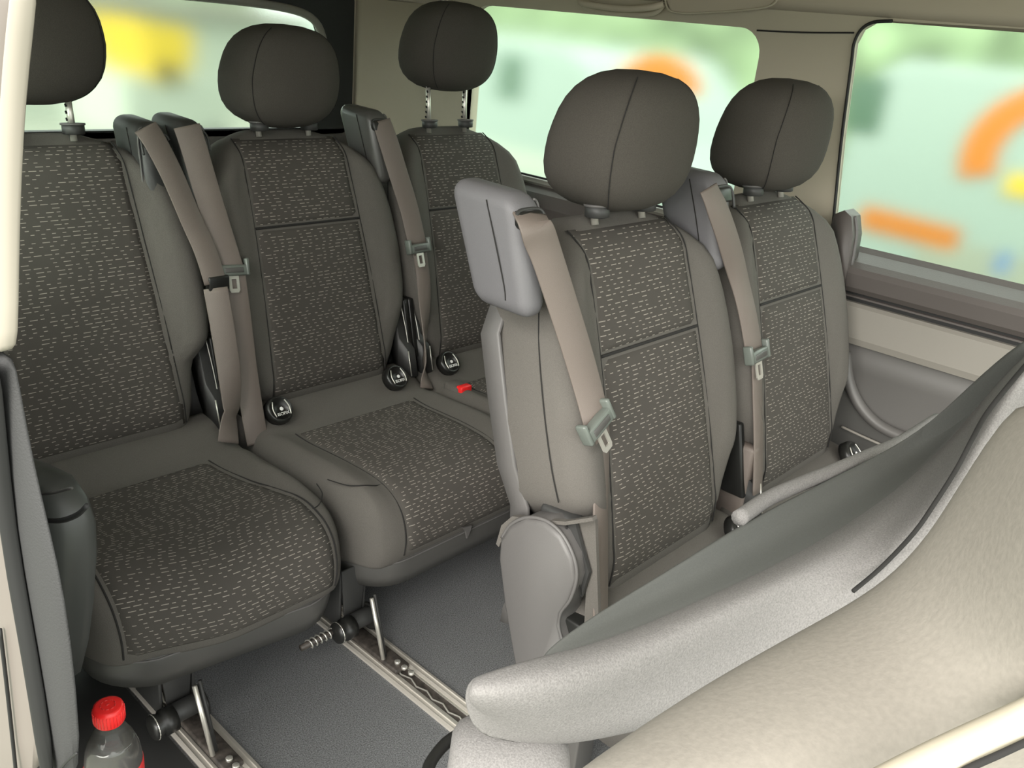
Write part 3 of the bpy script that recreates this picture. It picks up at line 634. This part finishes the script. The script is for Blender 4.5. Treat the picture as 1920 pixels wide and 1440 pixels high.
# ================================================================ folded seat and front seat in the foreground
def sculpt(name, stations, m, parent, under, sub=2):
    loops = []
    for st in stations:
        top = [at(px, py, z=z)-parent.location for px, py, z in st]
        a, b = top[0], top[-1]
        loops.append(top+[b+Vector(under[1]), (a+b)/2+Vector(under[2]), a+Vector(under[0])])
    return loft(name, loops, m, parent, sub=sub)
fs = thing('folded_seat', tuple(at(1040, 1300, z=.0)), 'folded-down grey seat whose long padded edge slants across the lower right', 'seat')
ST = [
 [(884, 1268, .190), (874, 1284, .185), (868, 1300, .180), (872, 1316, .170), (892, 1332, .155), (915, 1343, .14)],
 [(905, 1258, .198), (890, 1280, .20), (895, 1300, .20), (915, 1325, .18), (940, 1348, .14), (960, 1362, .12)],
 [(1000, 1229, .20), (995, 1240, .20), (1000, 1262, .205), (1015, 1310, .19), (1035, 1362, .13), (1048, 1384, .10)],
 [(1120, 1142, .20), (1122, 1166, .180), (1135, 1200, .185), (1150, 1270, .18), (1165, 1325, .12), (1180, 1362, .09)],
 [(1270, 1052, .20), (1290, 1085, .165), (1310, 1125, .175), (1305, 1190, .18), (1320, 1260, .12), (1350, 1320, .08)],
 [(1400, 967, .20), (1440, 1005, .160), (1475, 1050, .170), (1460, 1110, .18), (1460, 1190, .12), (1490, 1270, .08)],
 [(1560, 888, .205), (1590, 925, .175), (1620, 965, .185), (1615, 1030, .20), (1600, 1105, .18), (1640, 1170, .12)],
 [(1690, 826, .23), (1715, 850, .21), (1735, 875, .22), (1725, 920, .24), (1712, 1000, .25), (1760, 1060, .2)],
 [(1775, 765, .30), (1795, 775, .29), (1812, 790, .29), (1810, 830, .31), (1792, 880, .33), (1850, 920, .3)],
 [(1850, 690, .38), (1862, 700, .37), (1872, 712, .37), (1865, 735, .39), (1850, 775, .41), (1910, 800, .38)],
 [(1960, 600, .48), (1965, 610, .47), (1970, 620, .47), (1960, 635, .49), (1945, 660, .50), (1990, 690, .46)]]
def mix(a, b, t, dz=0.): return (a[0]+(b[0]-a[0])*t, a[1]+(b[1]-a[1])*t, a[2]+(b[2]-a[2])*t+dz)
PAD = ST[:3]+[[mix(q[1], q[2], .9, -.012), mix(q[2], q[3], .18, .004), mix(q[2], q[3], .5, .008), q[3], q[4], q[5]] for q in ST[3:]]
sculpt('seat_back', PAD, 'rearcloth', fs, ((.0, .02, -.03), (.02, .02, -.05), (.01, .02, -.07)))
DK = [[(1003, 1228, .200), (1008, 1230, .199), (1014, 1233, .197), (1022, 1236, .19)]]+[[q[0], q[1], mix(q[1], q[2], .95, -.002), mix(q[2], q[3], .25, -.012)] for q in ST[3:]]
sculpt('back_panel', DK, 'dkcloth', fs, ((.0, .015, -.03), (.02, .0, -.06), (.01, .01, -.05)))['label'] = 'smooth darker grey back panel'
sp1 = [at(*p, z=z) for p, z in (((1600, 1108), .186), ((1652, 1064), .20), ((1713, 1000), .253), ((1755, 940), .29), ((1793, 880), .332), ((1822, 825), .37), ((1850, 775), .412), ((1900, 712), .46), ((1945, 660), .503))]
tube('edge_piping', [p+(CAM-p).normalized()*.006-fs.location for p in sp1], .0028, 'seam', fs)
# lighter roll along the far edge, where the cloth turns over
rl = [at(*p, z=.196) for p in ((1385, 972), (1440, 935), (1500, 908), (1560, 884), (1625, 856), (1690, 828), (1757, 786))]
tube('far_roll', [p-fs.location for p in rl], .011, 'rearcloth', fs, n=12)
# pad under the tip and its release handle
pad = Vector(at(955, 1425, z=.04)); rows = []
ax1 = (at(1060, 1440, z=.04)-at(855, 1425, z=.04)); hl = ax1.length/2; ax1.normalize(); ax3 = Vector((0, 0, 1)); ax2 = ax3.cross(ax1)
for j in range(13):
    s = -1+2*j/12; k = max(.04, (1-abs(s)**2.6)**.5); rows.append([pad-fs.location+ax1*hl*1.12*math.sin(s*math.pi/2)+ax2*.07*k*math.cos(q*math.pi/10)+ax3*.055*k*math.sin(q*math.pi/10)-Vector((0, 0, .02)) for q in range(20)])
loft('side_bolster', rows, 'rearcloth', fs)
hd = [at(*p, z=.02)-fs.location for p in ((868, 1372), (838, 1392), (815, 1418), (803, 1442), (800, 1480))]
tube('release_handle', hd, .007, 'black', fs)
ff = thing('front_seat', tuple(at(1500, 1300, z=.3)), 'nearest beige-grey front seat back filling the bottom right corner', 'seat')
SF = [
 [(1010, 1475, .36), (1030, 1500, .365), (1060, 1540, .37), (1110, 1600, .36), (1150, 1650, .33)],
 [(1105, 1402, .365), (1150, 1440, .385), (1210, 1510, .39), (1270, 1580, .375), (1300, 1640, .35)],
 [(1210, 1328, .37), (1260, 1375, .39), (1340, 1450, .395), (1420, 1530, .385), (1460, 1600, .36)],
 [(1320, 1258, .375), (1370, 1310, .395), (1460, 1390, .405), (1560, 1480, .395), (1600, 1560, .37)],
 [(1455, 1182, .385), (1500, 1235, .405), (1590, 1310, .415), (1690, 1410, .41), (1740, 1500, .38)],
 [(1590, 1110, .40), (1640, 1160, .42), (1720, 1235, .43), (1800, 1370, .425), (1860, 1450, .39)],
 [(1675, 1050, .43), (1730, 1100, .45), (1810, 1180, .46), (1880, 1330, .445), (1950, 1400, .41)],
 [(1755, 955, .48), (1810, 1010, .495), (1880, 1110, .50), (1950, 1290, .47), (2010, 1360, .44)],
 [(1850, 790, .545), (1895, 880, .55), (1950, 1000, .55), (2030, 1240, .51), (2100, 1320, .47)],
 [(1960, 650, .60), (2010, 740, .60), (2070, 880, .60), (2140, 1180, .55), (2200, 1280, .50)]]
sculpt('seat_back', SF, 'frontcloth', ff, ((.02, .0, -.05), (.04, -.02, -.06), (.03, -.01, -.08)))
lp_ = [at(*p, z=z) for p, z in (((1480, 1520), .42), ((1630, 1440), .430), ((1740, 1385), .438), ((1840, 1340), .448), ((1930, 1300), .462), ((2040, 1245), .49))]
lq_ = [at(*p, z=z) for p, z in (((1560, 1600), .41), ((1720, 1510), .42), ((1800, 1450), .43), ((1880, 1412), .44), ((1960, 1375), .45), ((2080, 1320), .47))]
rows = []
for a, b in zip(lp_, lq_):
    n = (CAM-a).normalized()*.012; rows.append([a-ff.location, a+n-ff.location, (a+b)/2+n*1.5-ff.location, b+n-ff.location, b-ff.location, (a+b)/2-n-ff.location])
loft('lower_shell', rows, 'lin2', ff, sub=1)
tube('shell_joint', [b+(CAM-b).normalized()*.015-ff.location for b in lq_], .002, 'seam', ff)

# ================================================================ outside, seen through the frosted panes
GZ = -.95
gr = box('ground', (-40, -30, GZ-.1), (60, 60, GZ), 'grass', bev=0); tag(gr, kind='structure')
def vehicle(name, label, loc, L_, W_, H, m, cat='van', door=None):
    v = thing(name, loc, label, cat)
    pf = [(0, .30), (0, .85), (.10, .98), (.55, 1.12), (1.05, H-.06), (1.25, H), (L_-.25, H), (L_-.06, H-.12), (L_, .9), (L_, .30)]
    rows = []
    for x, k in ((0, .985), (.05, 1), (W_-.05, 1), (W_, .985)): rows.append([Vector((x, L_/2+(y-L_/2)*k, .3+(z-.3)*(k if z > 1 else 1))) for y, z in pf])
    loft('body', rows, m, v, smooth=False)
    return v
# van alongside: flank plane at x = 3.5
v1 = vehicle('panel_van', 'mint-white van with orange ring and stripe seen through the right side window', (3.5, -3.6, GZ), 4.05, 1.7, 1.74, 'mint')
def flank(v, pts, m, name, th=.012):
    P = [Vector((-th, y-v.location.y, z-GZ)) for y, z in pts]; return sheet(name, P, [], m, v, thick=Vector((th+.01, 0, 0)))
flank(v1, [(.44, .70), (.24, .70), (.24, .43), (.44, .43)], 'dglass', 'side_window')
flank(v1, [(.22, .085), (-.27, .06), (-.27, -.045), (.22, -.03)], 'orange', 'stripe', .014)
flank(v1, [(-.46, .0), (-.52, .0), (-.52, -.10), (-.46, -.10)], 'blue', 'blue_sticker', .014)
arc = [(-.60+.43*math.cos(a), .42+.36*math.sin(a)) for a in [math.radians(-20+q*14) for q in range(0, 17)]]
arc2 = [(-.62+.29*math.cos(a), .42+.24*math.sin(a)) for a in [math.radians(-20+q*14) for q in range(0, 17)]]
flank(v1, arc+arc2[::-1], 'orange', 'ring_emblem', .016)
flank(v1, [(-.40, .36), (-.70, .36), (-.70, .26), (-.40, .26)], 'yellow', 'yellow_spot', .016)
flank(v1, [(-.10, .0), (-.9, -.0), (-.9, -.35), (-.10, -.35)], 'grass', 'lower_cladding', .012)
for y in (-2.9, -.3): cyl('wheel', (3.47-3.5, y+3.6, .33), (1, 0, 0), .33, .22, 'tyre', v1)
v2 = vehicle('panel_van', 'mint-white van with an orange dome mark seen through the rear side window', (3.5, 1.10, GZ), 4.2, 1.7, 1.62, 'mint')
for y in (1.9, 4.6): cyl('wheel', (-.03, y-1.1, .33), (1, 0, 0), .33, .22, 'tyre', v2)
flank(v2, [(1.58+.30*math.cos(a), .49+.20*math.sin(a)) for a in [math.radians(q*18) for q in range(11)]], 'orange', 'dome_mark', .016)
flank(v2, [(2.86, .58), (2.66, .58), (2.66, .30), (2.86, .30)], 'dglass', 'side_window')
flank(v2, [(4.6, .0), (2.2, -.02), (2.2, -.18), (4.6, -.16)], 'wallp', 'lower_stripe')
# hedge behind the vans
def hedge(name, label, x0, x1, y0, y1, h, m='hedge'):
    h_ = thing(name, ((x0+x1)/2, (y0+y1)/2, GZ), label, 'hedge'); lx, ly = x1-x0, y1-y0
    N = 60; long = max(lx, ly); rows = []
    for i in range(N+1):
        t = i/N-.5; row = []
        for q in range(14):
            a = math.pi*q/13; rr = 1+random.uniform(-.12, .12); u = math.cos(a)*min(lx, ly)/2*rr; z = abs(math.sin(a))**.6*h*rr*(1+.15*math.sin(i*.7))
            row.append(Vector((u, t*ly, z)) if ly > lx else Vector((t*lx, u, z)))
        rows.append(row)
    loft('foliage', rows, m, h_, smooth=False)
    for k in range(5):
        p = (k/4-.5)*.9; a = Vector((0, p*ly, 0)) if ly > lx else Vector((p*lx, 0, 0)); tube('stem', [a, a+Vector((0, 0, h*.5))], .06, 'sill', h_, smooth_path=False)
hedge('hedge', 'green hedge beyond the parked vans on the right', 7.5, 9.0, -8, 9, 2.7)
hedge('hedge', 'green hedge across the yard behind the tailgate', -6, 9.5, 15, 16.5, 2.6)
yt = thing('yellow_machine', (2.38, 6.0, GZ), 'yellow machine standing in the yard behind the left rear headrest', 'machine')
loft('cab', [[Vector((x, y, z)) for x, z in ((.13, 1.48), (.60, 1.42), (.58, 1.15), (.46, 1.00), (.24, .98), (.18, 1.2))] for y in (0, 1.0)], 'yellow', yt, smooth=False)
loft('chassis', [[Vector((x, y, z)) for x, z in ((.0, .5), (.9, .5), (.9, 1.0), (.0, 1.02))] for y in (.05, 1.3)], 'wallp', yt, smooth=False)
cyl('lamp', (.33, -.05, 1.08), (0, 1, 0), .07, .08, 'tyre', yt)
for x in (.05, .75): cyl('wheel', (x, .1, .30), (1, 0, 0), .30, .15, 'tyre', yt)
bd = thing('low_building', (-4, 11, GZ), 'pale low building across the yard seen through the tailgate window', 'building')
box('walls', (0, 0, 0), (13, 3, 1.45), 'wallp', bd, bev=0); box('roof', (-.2, -.2, 1.45), (13.2, 3.2, 1.6), 'panel', bd, bev=0)
for k in range(5): box('window', (1.2+k*2.4, -.03, .5), (2.2+k*2.4, 0, 1.1), 'dglass', bd, bev=0)

# the whole survey is relative to the seat frame: raise it so that the van floor is z = 0
for o in list(S.objects):
    if o.parent is None and o.type in ('MESH', 'EMPTY'): o.location.z += ZS
